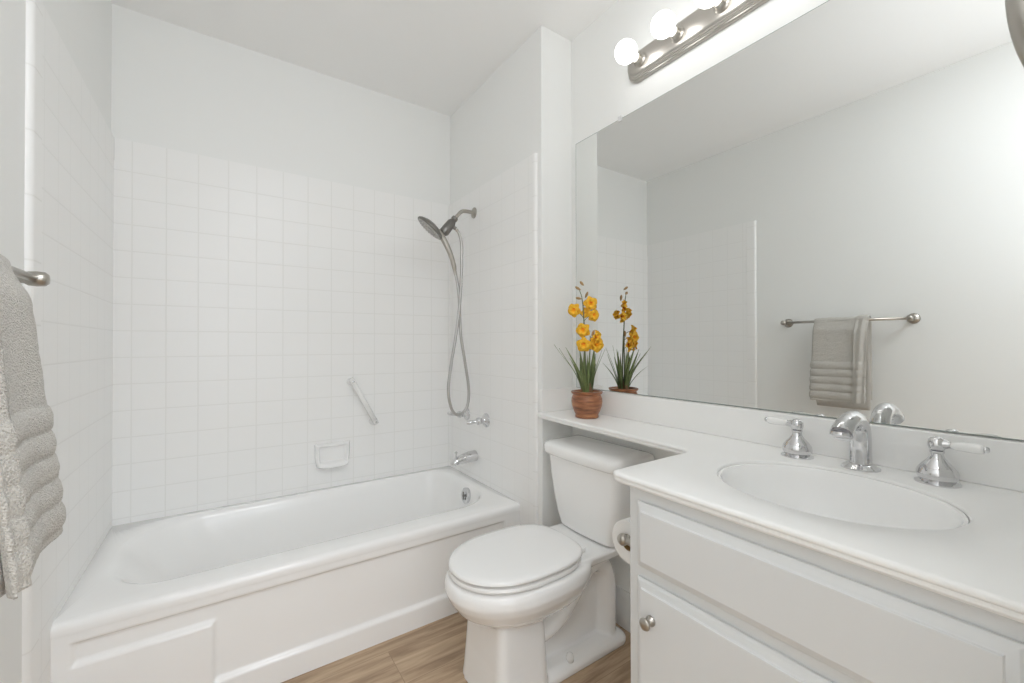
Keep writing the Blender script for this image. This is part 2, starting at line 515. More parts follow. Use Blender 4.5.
p0 = Vector((1.062, 2.00, 0.334)) + n_ * 0.012
tube(bm, [p0 + Vector((0, 0, -.02)), p0 + Vector((0, 0, .02))], 0.004, 8)
obj('trip_lever', bm, M['dark_nickel'], ov, auto=40)
bm = NB(); lathe(bm, [(0.032, 0), (0.030, 0.004), (0.0, 0.003)], (0.80, 2.03, 0.0675), (0, 0, 1), 24)
obj('drain', bm, M['chrome'], tub, auto=40)

# ------------------------------------------------------------------ toilet
TY = 1.205
toi = thing('toilet', (0.95, TY, 0), 'white two-piece toilet with its lid closed, between tub and vanity', 'toilet')
def egg(xf, xb, b, z, n=56, pf=2.1, pb=3.2, yc=TY, wx=0.52):
    xm = xb + (xf - xb) * wx      # widest station
    out = []
    for i in range(n):
        a = 2 * PI * i / n; ca, sa = math.cos(a), math.sin(a)
        if ca < 0: L, p = xm - xf, pf
        else: L, p = xb - xm, pb
        out.append(Vector((xm + L * math.copysign(abs(ca) ** (2 / p), ca), yc + b * math.copysign(abs(sa) ** (2 / p), sa), z)))
    return out
def blended(name, builders, voxel, it, mat, parent):
    bm = NB()
    for f in builders: f(bm)
    bmesh.ops.recalc_face_normals(bm, faces=bm.faces[:])
    o = obj(name, bm, mat, parent)
    r = o.modifiers.new('remesh', 'REMESH'); r.mode = 'VOXEL'; r.voxel_size = voxel
    s = o.modifiers.new('smooth', 'SMOOTH'); s.iterations = it; s.factor = 0.5
    return baked(o)
def t_bowl(bm):
    loft(bm, [egg(.70, 1.04, .11, .235), egg(.66, 1.06, .135, .255), egg(.618, 1.08, .163, .285), egg(.594, 1.09, .182, .32),
              egg(.583, 1.095, .190, .345), egg(.586, 1.10, .188, .367), egg(.594, 1.10, .182, .380), egg(.615, 1.10, .167, .384)])
def t_neck(bm):
    loft(bm, [egg(.70, .90, .085, .16), egg(.70, .93, .105, .24), egg(.665, 1.00, .13, .27)])
def t_leg(bm):
    loft(bm, [rrect(.680, .900, TY - .136, TY + .136, .05, 0.0), rrect(.685, .895, TY - .131, TY + .131, .045, .03),
              rrect(.695, .887, TY - .121, TY + .121, .03, .12), rrect(.705, .880, TY - .112, TY + .112, .025, .27)])
def t_foot(bm):
    loft(bm, [rrect(.72, 1.285, TY - .118, TY + .118, (.075, .075, .04, .04), 0.0), rrect(.72, 1.287, TY - .119, TY + .119, (.075, .075, .04, .04), .018),
              rrect(.72, 1.278, TY - .110, TY + .110, (.07, .07, .03, .03), .030), rrect(.74, 1.262, TY - .092, TY + .092, (.06, .06, .03, .03), .040)])
    loft(bm, [rrect(.76, 1.24, TY - .045, TY + .045, .02, 0.03), rrect(.76, 1.24, TY - .042, TY + .042, .02, 0.34)])
def t_trap(bm):
    tube(bm, [(.80, TY, .15), (.88, TY, .15), (.96, TY, .17), (1.03, TY, .225), (1.085, TY, .285), (1.14, TY, .318), (1.195, TY, .298), (1.220, TY, .24), (1.225, TY, .14), (1.222, TY, .03)],
         lambda t: .094, 24, 5, su=.50, up=(0, 1, 0))
def t_deck(bm):
    loft(bm, [rrect(1.00, 1.22, TY - .085, TY + .085, .03, .325), rrect(.99, 1.285, TY - .135, TY + .135, .05, .358), rrect(.985, 1.30, TY - .145, TY + .145, .05, .385),
              rrect(.988, 1.298, TY - .142, TY + .142, .048, .392)])
blended('bowl', [t_bowl, t_neck, t_leg, t_foot, t_trap, t_deck], 0.0045, 7, M['porcelain'], toi)

# seat ring and lid
bm = NB()
loft(bm, [egg(.622, 1.052, .158, .3865), egg(.600, 1.054, .174, .391), egg(.598, 1.054, .176, .396), egg(.601, 1.054, .173, .4025), egg(.620, 1.052, .158, .4045)])
obj('seat', bm, M['seat'], toi, auto=50)
bm = NB()
loft(bm, [egg(.624, 1.05, .154, .409), egg(.603, 1.058, .171, .4105), egg(.598, 1.06, .175, .414), egg(.599, 1.06, .174, .421), egg(.605, 1.054, .169, .4255),
          egg(.625, 1.04, .152, .4285), egg(.68, 1.00, .11, .4305), egg(.75, .93, .06, .431)])
obj('lid', bm, M['seat'], toi, auto=60)
for sy in (-1, 1):
    bm = NB(); box(bm, 1.050, TY + sy * .085 - .013, .390, 1.074, TY + sy * .085 + .013, .410)
    obj('hinge', bm, M['seat'], toi, bevel=.004)


def tankring(xf, xb, hw, z, ch=0.03, bow=0.012):
    r = rrect(xf, xb, TY - hw, TY + hw, (0.012, ch, ch, 0.012), z)
    out = []
    for p in r:
        t = (p.y - TY) / hw; w = max(0, (xb - p.x) / (xb - xf))
        out.append(Vector((p.x - bow * (1 - t * t) * w, p.y, p.z)))
    return out
bm = NB()
loft(bm, [tankring(1.165, 1.306, .135, .397, .03), tankring(1.155, 1.310, .146, .402, .03), tankring(1.148, 1.312, .161, .45, .03), tankring(1.142, 1.312, .173, .51, .03),
          tankring(1.135, 1.312, .184, .59, .03), tankring(1.130, 1.312, .190, .672, .03), tankring(1.130, 1.312, .190, .680, .03)])
obj('tank', bm, M['porcelain'], toi, auto=50)
bm = NB()
loft(bm, [tankring(1.124, 1.316, .194, .6805, .035), tankring(1.114, 1.320, .204, .685, .04), tankring(1.108, 1.321, .210, .694, .045), tankring(1.108, 1.321, .210, .718, .045),
          tankring(1.113, 1.318, .206, .727, .045), tankring(1.126, 1.312, .194, .733, .045), tankring(1.160, 1.29, .160, .7365, .035)])
obj('tank_lid', bm, M['porcelain'], toi, auto=60)
for sy in (-1, 1):
    bm = NB(); lathe(bm, [(.014, 0), (.014, .012), (.011, .022), (.005, .027), (0, .028)], (1.00, TY + sy * .094, .034), (0, 0, 1), 20)
    obj('bolt_cap', bm, M['white'], toi, smooth=True)

# ------------------------------------------------------------------ vanity cabinet
XF = 0.775
van = thing('vanity_cabinet', (1.05, 0.33, 0), 'white painted vanity cabinet under the sink counter', 'cabinet')
bm = NB()      # an open-topped carcass
ya, yb, xb_ = YF0 + .002, .655, XM - .003
outer_ = [(XF, ya), (xb_, ya), (xb_, yb), (XF, yb)]
inner_ = [(XF + .019, ya + .017), (xb_ - .010, ya + .017), (xb_ - .010, yb - .017), (XF + .019, yb - .017)]
zt_ = ZK - .026
loft(bm, [[(x, y, .10) for x, y in outer_], [(x, y, zt_) for x, y in outer_], [(x, y, zt_) for x, y in inner_], [(x, y, .12) for x, y in inner_]])
box(bm, XF + .07, ya, 0, xb_, yb - .005, 0.0995)
obj('body', bm, M['cabinet'], van, bevel=.002)
def raised(y0, y1, z0, z1):
    bm = NB()
    def ring(i, d): return [(XF - d, y0 + i, z0 + i), (XF - d, y1 - i, z0 + i), (XF - d, y1 - i, z1 - i), (XF - d, y0 + i, z1 - i)]
    loft(bm, [ring(0, 0.0005), ring(0, .007), ring(.002, .008), ring(.005, .010), ring(.0165, .0150), ring(.0172, .0190)])
    return bm
obj('drawer_front', raised(.070, .628, .642, .786), M['cabinet'], van, bevel=.0012)
d1 = obj('door', raised(.070, .628, .135, .618), M['cabinet'], van, bevel=.0012)
def knob(y, z, par):
    bm = NB(); lathe(bm, [(.011, 0), (.011, .003), (.006, .006), (.0055, .014), (.008, .016), (.0120, .0185), (.0130, .0215), (.0112, .0245), (.006, .0262), (0, .0266)], (XF - .0188, y, z), (-1, 0, 0), 28)
    obj('knob', bm, M['nickel'], par, smooth=True)
knob(.583, .545, d1)

# counter top with its oval opening
ctr = thing('countertop', (1.05, 0.5, ZK), 'white L-shaped counter running from the sink over the toilet tank', 'countertop')
def arc(cx, cy, r, a0, a1, n=8):
    return [(cx + r * math.cos(a0 + (a1 - a0) * i / n), cy + r * math.sin(a0 + (a1 - a0) * i / n)) for i in range(n + 1)]
out = [(XM - .001, YF0 + .001), (XM - .001, YR - .001), (1.130, YR - .001)]
for k in range(1, 8): out.append((1.130 - (1.130 - 1.092) * k / 8, YR + (.745 - YR) * k / 8))
out += arc(1.092 - .05, .696 + .05, .05, 0, -PI / 2)
out += [(.95, .696), (.85, .696)]
out += arc(.753 + .018, .696 - .018, .018, PI / 2, PI)
for k in range(1, 10): out.append((.753, .678 + (YF0 + .001 - .678) * k / 10))
out.append((.753, YF0 + .001))
def offset(pl, d, skip):
    n = len(pl); res = []
    for i, p in enumerate(pl):
        if i in skip: dd = 0
        else: dd = d
        a = Vector(pl[i - 1]); b = Vector(p); c_ = Vector(pl[(i + 1) % n])
        t1 = (b - a).normalized(); t2 = (c_ - b).normalized()
        n1 = Vector((-t1.y, t1.x)); n2 = Vector((-t2.y, t2.x)); nn = (n1 + n2)
        nn = nn / max(1e-6, nn.length); k = 1 / max(.4, nn.dot(n1))
        res.append(b + nn * dd * k)
    return res
SKX, SKY, SAX, SAY = 1.032, 0.362, 0.185, 0.211
def ell(ax, ay, z, n=96, dx=0, dy=0): return [Vector((SKX + dx + ax * math.cos(2 * PI * i / n), SKY + dy + ay * math.sin(2 * PI * i / n), z)) for i in range(n)]
steps = [(.0075, 0), (.003, -.0012), (.0005, -.004), (0, -.008), (.0005, -.010), (.004, -.0115), (.005, -.013), (.003, -.016), (.003, -.019), (.007, -.024)]
bm = NB(); vr = []
nO = len(out)
for d, dz in steps:
    pl = offset(out, d, ())
    ring = []
    for i, q in enumerate(pl):
        x, y = q.x, q.y
        # edges along walls stay straight
        if i in (0, 1): x = XM - .001
        if i in (0, nO - 1): y = YF0 + .001
        if i in (1, 2): y = YR - .001
        ring.append(bm.verts.new((x, y, ZK + dz)))
    vr.append(ring)
for a, b in zip(vr[:-1], vr[1:]):
    for i in range(nO):
        j = (i + 1) % nO; bm.faces.new((a[i], a[j], b[j], b[i]))
e1 = [bm.verts.new(p) for p in ell(SAX, SAY, ZK)]
e2 = [bm.verts.new(p) for p in ell(SAX - .003, SAY - .003, ZK - .0015)]
e3 = [bm.verts.new(p) for p in ell(SAX - .005, SAY - .005, ZK - .006)]
e4 = [bm.verts.new(p) for p in ell(SAX + .004, SAY + .004, ZK - .024)]
for a, b in ((e1, e2), (e2, e3), (e3, e4)):
    for i in range(96):
        j = (i + 1) % 96; bm.faces.new((a[i], a[j], b[j], b[i]))
def fill(o_, i_):
    ed = []
    for r in (o_, i_):
        for i in range(len(r)):
            e = bm.edges.get((r[i], r[(i + 1) % len(r)]))
            ed.append(e)
    bmesh.ops.triangle_fill(bm, edges=ed, use_beauty=True)
fill(vr[0], e1); fill(vr[-1], e4)
obj('slab', bm, M['counter'], ctr, auto=35)
obj('backsplash', bx(XM - .020, YF0 + .001, ZK, XM - .001, YR - .001, .938), M['counter'], ctr, bevel=.003)
obj('side_splash', bx(1.142, YR - .020, ZK, XM - .0205, YR - .001, .938), M['counter'], ctr, bevel=.003)

snk = thing('sink', (SKX, SKY, .68), 'white oval basin set below the counter top', 'sink')
bm = NB()
def er(k, z, dx=0.0): return ell((SAX) * k, (SAY) * k, z, 96, dx)
rings = [er(1.10, ZK - .0245), er(.990, ZK - .0245), er(.9705, ZK - .0066), er(.945, ZK - .0075), er(.935, ZK - .014), er(.925, ZK - .035), er(.90, ZK - .065), er(.86, ZK - .10), er(.72, ZK - .132, .01), er(.5, ZK - .150, .02),
         er(.25, ZK - .157, .025), er(.12, ZK - .159, .03), er(.12, ZK - .175, .03), er(.5, ZK - .168, .02), er(.74, ZK - .148, .01), er(.90, ZK - .11), er(1.0, ZK - .06), er(1.10, ZK - .033)]
loft(bm, rings, cap0=False, cap1=False)
vsl = list(bm.verts)
for i in range(96):
    j = (i + 1) % 96; a = vsl[i]; b = vsl[j]; c_ = vsl[(len(rings) - 1) * 96 + j]; d = vsl[(len(rings) - 1) * 96 + i]
    bm.faces.new((a, b, c_, d))
obj('bowl', bm, M['basin'], snk, auto=60)
bm = NB(); lathe(bm, [(.024, 0), (.024, .003), (.020, .005), (.010, .003), (0, .003)], (SKX + .03, SKY, ZK - .159), (0, 0, 1), 28)
obj('drain', bm, M['chrome'], snk, auto=40)

# faucet
fau = thing('sink_faucet', (1.262, .366, ZK), 'polished chrome widespread sink faucet with two white lever handles', 'faucet')
FX, FY = 1.262, 0.368
bm = NB()
lathe(bm, [(.038, 0), (.038, .003), (.034, .006), (.029, .009), (.026, .012)], (FX, FY, ZK), (0, 0, 1), 36, 1.0, 1.0)
pts = [(FX, FY, ZK + .008), (FX, FY, ZK + .04), (FX, FY, ZK + .075), (FX - .006, FY, ZK + .100), (FX - .028, FY, ZK + .118), (FX - .060, FY, ZK + .121), (FX - .092, FY, ZK + .113), (FX - .118, FY, ZK + .095)]
tube(bm, pts, lambda t: .0220 - .003 * t + .003 * math.exp(-((t - 1) / .12) ** 2), 28, 6, su=1.0, up=(0, 1, 0))
lathe(bm, [(.020, 0), (.021, .006), (.019, .008), (.012, .0085), (0, .0085)], (FX - .119, FY, ZK + .096), (-.35, 0, -1), 24)
sp = obj('spout', bm, M['chrome'], fau, auto=50)
bm = NB(); tube(bm, [(FX + .030, FY, ZK), (FX + .030, FY, ZK + .085)], .0025, 10)
lathe(bm, [(.003, 0), (.007, .004), (.008, .010), (.005, .015), (0, .016)], (FX + .030, FY, ZK + .083), (0, 0, 1), 16)
obj('lift_rod', bm, M['chrome'], sp, auto=50)
for hx, hy, sg in ((1.258, .502, 1), (1.262, .236, -1)):
    bm = NB()
    lathe(bm, [(.0370, 0), (.0370, .0025), (.0335, .0045), (.0295, .007), (.0328, .013), (.0340, .020), (.0318, .029), (.0250, .039), (.0170, .048), (.0118, .056), (.0100, .063), (.0122, .0655), (.0122, .069)], (hx, hy, ZK), (0, 0, 1), 36)
    h = obj('handle', bm, M['chrome'], fau, auto=55)
    d = Vector((-.10, sg * 1.0, .045)).normalized() if sg > 0 else Vector((-.15, -1.0, .03)).normalized()
    c_ = Vector((hx, hy, ZK + .084))
    bm = NB(); lathe(bm, [(.0090, -.0155), (.0125, -.012), (.0146, -.006), (.0150, .001), (.0132, .008), (.008, .013), (0, .0150)], c_, (0, 0, 1), 28)
    lathe(bm, [(.010, .008), (.009, .016), (.0068, .020), (.0075, .023)], c_, d, 20)
    obj('handle_cap', bm, M['chrome'], h, auto=60)
    bm = NB(); lathe(bm, [(.0055, .022), (.0075, .024), (.0088, .031), (.0102, .052), (.0102, .063), (.0088, .069), (.006, .071)], c_, d, 24)
    lv = obj('lever', bm, M['lever'], h, smooth=True); lv['label'] = 'white ceramic lever'
    bm = NB(); lathe(bm, [(.0062, .070), (.0068, .073), (.0052, .077), (0, .0785)], c_, d, 20)
    obj('lever_tip', bm, M['chrome'], h, smooth=True)

# ------------------------------------------------------------------ mirror
mir = thing('wall_mirror', (XM - .004, .75, .94), 'large frameless mirror standing on the backsplash', 'mirror')
MY0, MY1, MZ0, MZ1 = YF0 + .03, 1.432, .9405, 2.054
bm = NB(); box(bm, XM - .0062, MY0, MZ0, XM - .0006, MY1, MZ1)
bm.faces.ensure_lookup_table()
mo = obj('mirror_pane', bm, [M['mirror'], M['mirror_edge']], mir)
bm = NB(); bm.from_mesh(mo.data)
ff = [f for f in bm.faces if f.normal.x < -0.9]
q = bmesh.ops.inset_region(bm, faces=ff, thickness=.0022)
for f in bm.faces: f.material_index = 1
for f in ff: f.material_index = 0
bm.to_mesh(mo.data); bm.free()
for (y, z0) in ((1.17, MZ1), (.35, MZ1)):
    obj('clip', bx(XM - .010, y - .009, z0 - .010, XM - .0008, y + .009, z0 + .012), M['clear'], mir, bevel=.002)

# ------------------------------------------------------------------ light bar
LB = thing('vanity_light', (XM - .02, .765, 2.215), 'brushed nickel light bar with round lit bulbs, above the mirror', 'light fixture')
LY0, LY1, LZ = .405 - .08, 1.045 + .078, 2.215
def stadium(hw, x, e=0.0, n=12):
    r = hw; ya, yb = LY0 + e, LY1 - e; out = []
    cr = r * .92
    return [Vector((x, p.x, p.y)) for p in rrect(ya, yb, LZ - r, LZ + r, cr, 0, 8, 4)]
bm = NB()
prof = [(.057, 0, 0), (.057, .010, 0), (.054, .014, .003), (.050, .015, .007), (.049, .021, .008), (.045, .023, .012), (.044, .029, .013), (.038, .033, .019), (.034, .034, .023)]
loft(bm, [stadium(hw, XM - .0005 - d, e) for hw, d, e in prof])
pl = obj('back_plate', bm, M['plate'], LB, auto=30)
for k in range(5):
    y = 1.045 - .16 * k
    bm = NB()
    lathe(bm, [(.026, 0), (.026, .004), (.021, .008), (.0185, .012), (.0185, .030), (.016, .031), (.0155, .026)], (XM - .033, y, LZ), (-1, 0, 0), 28)
    obj('socket', bm, M['nickel'], LB, auto=35)
    bm = NB()
    prof2 = [(.0135, .018), (.0135, .034), (.017, .041)]
    cb, rb = .0815, .0405
    for i in range(4, 25):
        a = PI - PI * i / 24
        rr, hh = rb * math.sin(a), cb + rb * math.cos(a)
        if hh > .045: prof2.append((rr, hh))
    lathe(bm, prof2, (XM - .033, y, LZ), (-1, 0, 0), 32)
    obj('bulb', bm, M['bulb'], LB, smooth=True)

# ------------------------------------------------------------------ towel bar and towel
XW = XL - TT
tb = thing('towel_bar', (XW, .95, 1.262), 'brushed nickel towel bar on the left wall', 'towel bar')
BX, BZ = XW + .068, 1.272
for y in (.655, 1.262):
    bm = NB()
    lathe(bm, [(.028, 0), (.028, .004), (.0245, .008), (.0245, .010), (.019, .014), (.012, .020), (.0095, .032), (.0105, .052), (.0145, .058), (.0155, .070), (.0145, .082), (.010, .087), (0, .0885)], (XW + .0005, y, BZ), (1, 0, 0), 28)
    obj('post', bm, M['nickel'], tb, auto=50)
bm = NB(); tube(bm, [(BX, .655, BZ), (BX, 1.262, BZ)], .0078, 16)
obj('rail', bm, M['nickel'], tb, smooth=True)

tw = thing('hanging_towel', (BX, .96, .8), 'greige ribbed bath towel folded over the towel bar', 'towel')
def towel_sheet(ya, yb, hem_front, hem_back, off, th, seed, bands=True, flare=1.0):
    """a cloth of thickness th hung over the rail; off pushes the front layer out"""
    bm = NB()
    path = []
    r = .0088 + th / 2 + off * .5
    for k in range(30): path.append((BX - r - .004 * (1 - k / 30), hem_back + (BZ - hem_back) * k / 30))
    for k in range(0, 13):
        a = PI - PI * k / 12; path.append((BX + r * math.cos(a), BZ + r * math.sin(a)))
    nf = 150
    for k in range(1, nf + 1):
        t = k / nf; z = BZ + (hem_front - BZ) * t
        path.append((BX + r + off * .5 * min(1, t * 4) + flare * (.018 * sstep(0, .14, t) + .042 * t), z))
    ny = 26; outer, inner = [], []
    n = len(path)
    for i, (x, z) in enumerate(path):
        a = Vector(path[max(i - 1, 0)]); b = Vector(path[min(i + 1, n - 1)]); t = (b - a).normalized(); nr = Vector((-t.y, t.x))
        front = i > 42
        if nr.dot(Vector((1, 0))) < 0 and front: nr = -nr
        if not front and i < 30 and nr.x > 0: nr = -nr
        if 30 <= i <= 42: nr = (Vector((x, z)) - Vector((BX, BZ))).normalized()
        bump = 0.0
        if bands:
            zz = z - (hem_front if front else hem_back)
            if zz < .228:
                q = (zz - .012) / .0432
                if q > 0: bump = (.0085 if off == 0 else .005) * abs(math.sin(PI * q)) ** .55
        ro, ri = [], []
        for j in range(ny + 1):
            y = ya + (yb - ya) * j / ny
            # soft drape folds
            dr = .004 * math.sin(3.1 * (y - ya) / (yb - ya) * PI + z * 4 + seed) * (1 if front else .3)
            nz = noise.noise(Vector((y * 60, z * 60, seed))) * (.0016 if off == 0 else .0007)
            edge = 1 - (abs(2 * j / ny - 1)) ** (8 if off == 0 else 3)
            rad = th / 2 * (.35 + .65 * edge) + bump * (.5 + .5 * edge) + nz
            yo = (0.005 if off == 0 else 0.0) * bump / .0085 * (1 if j == ny else (-1 if j == 0 else 0))
            ro.append((x + dr * nr.x + nr.x * rad, y + yo, z + nr.y * rad))
            ri.append((x + dr * nr.x - nr.x * th / 2 * (.35 + .65 * edge), y + yo, z - nr.y * th / 2))
        outer.append([bm.verts.new(p) for p in ro]); inner.append([bm.verts.new(p) for p in ri])
    for i in range(n - 1):
        for j in range(ny):
            bm.faces.new((outer[i][j], outer[i][j + 1], outer[i + 1][j + 1], outer[i + 1][j]))
            bm.faces.new((inner[i][j], inner[i + 1][j], inner[i + 1][j + 1], inner[i][j + 1]))
        for j in (0, ny):
            bm.faces.new((outer[i][j], outer[i + 1][j], inner[i + 1][j], inner[i][j]))
    for i in (0, n - 1):
        for j in range(ny): bm.faces.new((outer[i][j], outer[i][j + 1], inner[i][j + 1], inner[i][j]))
    return bm
obj('main_layer', towel_sheet(.830, 1.087, .803, .762, 0, .012, 1.3), M['towel'], tw, smooth=True)
obj('folded_edge', towel_sheet(.822, .880, .806, .82, .018, .010, 5.1, True, 1.0), M['towel'], tw, smooth=True)

# ------------------------------------------------------------------ shower
SY = 2.055
arm = thing('shower_arm', (XR, SY, 1.867), 'bent nickel shower arm with a hand shower bracket on the tub end wall', 'shower arm')
bm = NB(); lathe(bm, [(.030, 0), (.029, .004), (.022, .008), (.012, .011), (.0115, .014)], (XR - .0005, SY, 1.867), (-1, 0, 0), 28)
obj('flange', bm, M['nickel'], arm, smooth=True)
bm = NB(); tube(bm, [(XR - .004, SY, 1.867), (XR - .05, SY, 1.867), (XR - .078, SY, 1.860), (XR - .100, SY, 1.838), (XR - .122, SY, 1.810)], .0105, 16, 6)
obj('pipe', bm, M['nickel'], arm, smooth=True)
bm = NB()
bd = Vector((-.6, 0, -.78)).normalized(); bp0 = Vector((1.034, SY, 1.822))
lathe(bm, [(.012, 0), (.0175, .004), (.0175, .018), (.014, .022), (.018, .030), (.024, .042), (.026, .085), (.026, .112), (.018, .124), (0, .126)], bp0, bd, 24)
tube(bm, [bp0 + bd * .055, bp0 + bd * .055 + Vector((.03, -.012, -.022))], .0095, 14)
obj('bracket', bm, M['dark_nickel'], arm, auto=50)

hs = thing('hand_shower', (0.93, SY, 1.72), 'round nickel hand shower with its long metal hose hanging in a loop', 'shower head')
n_ = Vector((-.60, .26, -.76)).normalized()
hc = Vector((.884, SY - .01, 1.742))
bm = NB()
lathe(bm, [(.020, -.026), (.045, -.020), (.070, -.008), (.079, .000), (.080, .006), (.077, .010), (.072, .0105)], hc, n_, 40)
hd = obj('spray_head', bm, M['dark_nickel'], hs, auto=50)
bm = NB(); lathe(bm, [(.072, .0095), (.071, .012), (.050, .0125), (.049, .011), (.030, .011), (.029, .0135), (0, .0135)], hc, n_, 40)
u_, v_ = frame(n_)
for rr, cnt in ((.060, 22), (.040, 14), (.020, 8)):
    for i in range(cnt):
        a = 2 * PI * i / cnt
        lathe(bm, [(.0035, .010), (.003, .016), (0, .0165)], hc + u_ * rr * math.cos(a) + v_ * rr * math.sin(a), n_, 8)
sf = obj('spray_face', bm, M['hose'], hd, auto=50)
bm = NB()
tube(bm, [hc - n_ * .012 + Vector((.03, 0, -.02)), (.950, SY - .012, 1.700), (.973, SY - .014, 1.662), (1.000, SY - .014, 1.605), (1.016, SY - .012, 1.560), (1.023, SY - .010, 1.535)],
     [.016, .0165, .0155, .0145, .013, .0125, .010], 18, 5)
obj('grip', bm, M['nickel'], hs, smooth=True)
hp = [(1.043, 1.538), (1.060, 1.47), (1.070, 1.40), (1.075, 1.32), (1.083, 1.18), (1.105, 1.055), (1.128, .92), (1.130, .85), (1.118, .795), (1.085, .765), (1.050, .768),
      (1.024, .81), (1.010, .90), (1.026, 1.03), (1.050, 1.16), (1.071, 1.30), (1.082, 1.42), (1.080, 1.58), (1.070, 1.68), (1.050, 1.728), (1.026, 1.752)]
n3 = len(hp)
pts = []
for i, (x, z) in enumerate(hp):
    yy = SY - .010 - .016 * math.sin(PI * i / (n3 - 1)) - .014 * (i / (n3 - 1))
    pts.append((x - (2.08 - yy) * .62 * min(1, (len(hp) - 1 - i) / 4), yy, z))
bm = NB(); P = catmull(pts, 22); tube(bm, P, lambda t: .0078 + .0006 * math.sin(t * 1400), 12)
obj('hose', bm, M['hose'], hs, smooth=True)
for q in (0, -1):
    a = Vector(pts[q]); b = Vector(pts[1 if q == 0 else -2]); bm = NB(); tube(bm, [a, a.lerp(b, .45)], [.0095, .008], 14)
    obj('hose_nut', bm, M['nickel'], hs, auto=50)

# tub valves and spout
def valve(y, z, lever_pts, label):
    t = thing('tub_valve', (XR, y, z), label, 'tap', 'bath valves on the tub end wall')
    bm = NB(); lathe(bm, [(.037, 0), (.037, .003), (.033, .007), (.021, .013), (.015, .024), (.015, .034)], (XR - .0005, y, z), (-1, 0, 0), 28)
    obj('escutcheon', bm, M['chrome'], t, auto=50)
    bm = NB(); lathe(bm, [(.012, .030), (.015, .036), (.019, .044), (.018, .054), (.012, .060), (0, .062)], (XR, y, z), (-1, 0, 0), 24)
    tube(bm, lever_pts, [.012, .009, .009, .0115, .007], 14, 5)
    obj('lever', bm, M['chrome'], t, auto=60)
valve(2.141, .741, [(XR - .045, 2.141, .741), (XR - .075, 2.146, .745), (XR - .115, 2.150, .754)], 'chrome lever valve behind the bottom of the hose loop')
valve(1.925, .736, [(XR - .045, 1.925, .736), (XR - .070, 1.935, .732), (XR - .105, 1.946, .729)], 'chrome lever valve right of the hose loop')
ts = thing('tub_spout', (XR, 2.045, .52), 'chrome tub spout with a pull-up diverter, above the rim', 'tub spout')
bm = NB()
tube(bm, [(XR - .001, 2.045, .524), (XR - .03, 2.045, .523), (XR - .07, 2.045, .518), (XR - .105, 2.045, .511), (XR - .126, 2.045, .505), (XR - .136, 2.045, .492)],
     [.035, .034, .030, .025, .020, .017], 26, 5, up=(0, 1, 0), su=.85)
obj('body', bm, M['chrome'], ts, auto=50)
bm = NB(); lathe(bm, [(.004, 0), (.0035, .030), (.007, .032), (.008, .038), (.004, .042), (0, .042)], (XR - .118, 2.045, .520), (0, 0, 1), 16)
obj('diverter', bm, M['chrome'], ts, auto=50)

# soap dish
sd = thing('soap_dish', (.473, YB, .50), 'white ceramic soap dish in the back wall tile', 'soap dish')
bm = NB(); nx, nz = 48, 36; g = []
sx0, sx1, sz0, sz1 = .386, .560, .494, .624
for j in range(nz + 1):
    row = []
    for i in range(nx + 1):
        x = sx0 + (sx1 - sx0) * i / nx; z = sz0 + (sz1 - sz0) * j / nz
        e = min(x - sx0, sx1 - x, z - sz0, sz1 - z)
        y = .002 + .019 * sstep(0, .010, e)                      # raised frame
        q = (z - sz0) / (sz1 - sz0)
        u = (x - (sx0 + sx1) / 2) / ((sx1 - sx0) / 2)
        y += .042 * max(0, 1 - u * u * .55) * math.exp(-((q - .16) / .15) ** 2) * sstep(0, .016, e)   # bulging lower lip
        ins = min(x - sx0 - .018, sx1 - .018 - x, z - sz0 - .034, sz1 - .014 - z)
        y -= .040 * sstep(-.002, .012, ins); y = max(y, .0012)                      # hollow
        row.append(bm.verts.new((x * 1.0 + 0 - .010 * u * (1 - q) ** 3, YB - y, z + .014 * (1 - q) ** 2 * u ** 4 - .004 * (1 - q))))
    g.append(row)
for j in range(nz):
    for i in range(nx): bm.faces.new((g[j][i], g[j][i + 1], g[j + 1][i + 1], g[j + 1][i]))
vb = [bm.verts.new((x, YB - .0004, z)) for x, z in ((sx0 + .010, sz0 + .010), (sx1 - .010, sz0 + .010), (sx1, sz1), (sx0, sz1))]
bm.faces.new(g[0] + [vb[1], vb[0]]); bm.faces.new(g[nz] + [vb[2], vb[3]])
bm.faces.new([g[j][0] for j in range(nz + 1)] + [vb[3], vb[0]]); bm.faces.new([g[j][nx] for j in range(nz + 1)] + [vb[2], vb[1]])
bm.faces.new(vb)
obj('dish', bm, M['porcelain'], sd, smooth=True)

# grab bar
gb = thing('grab_bar', (.63, YB, .82), 'short slanted white grab bar above the soap dish', 'grab bar')
A, B = Vector((.566, YB, .940)), Vector((.684, YB, .716))
for P_ in (A, B):
    bm = NB()
    dd = (B - A).normalized()
    lathe(bm, [(.022, 0.0005), (.022, .004), (.018, .008), (.012, .014), (.011, .032), (.013, .038), (.013, .050), (.009, .054), (0, .055)], P_, (0, -1, 0), 24)
    po = obj('post', bm, M['white'], gb, auto=50)
    bm = NB(); lathe(bm, [(.0055, .052), (.0055, .057), (0, .058)], P_, (0, -1, 0), 14)
    obj('screw_cap', bm, M['chrome'], po, auto=50)
bm = NB(); dd = (B - A).normalized()
tube(bm, [A + Vector((0, -.040, 0)) - dd * .02, B + Vector((0, -.040, 0)) + dd * .012], .0135, 18)
obj('rail', bm, M['white'], gb, smooth=True)

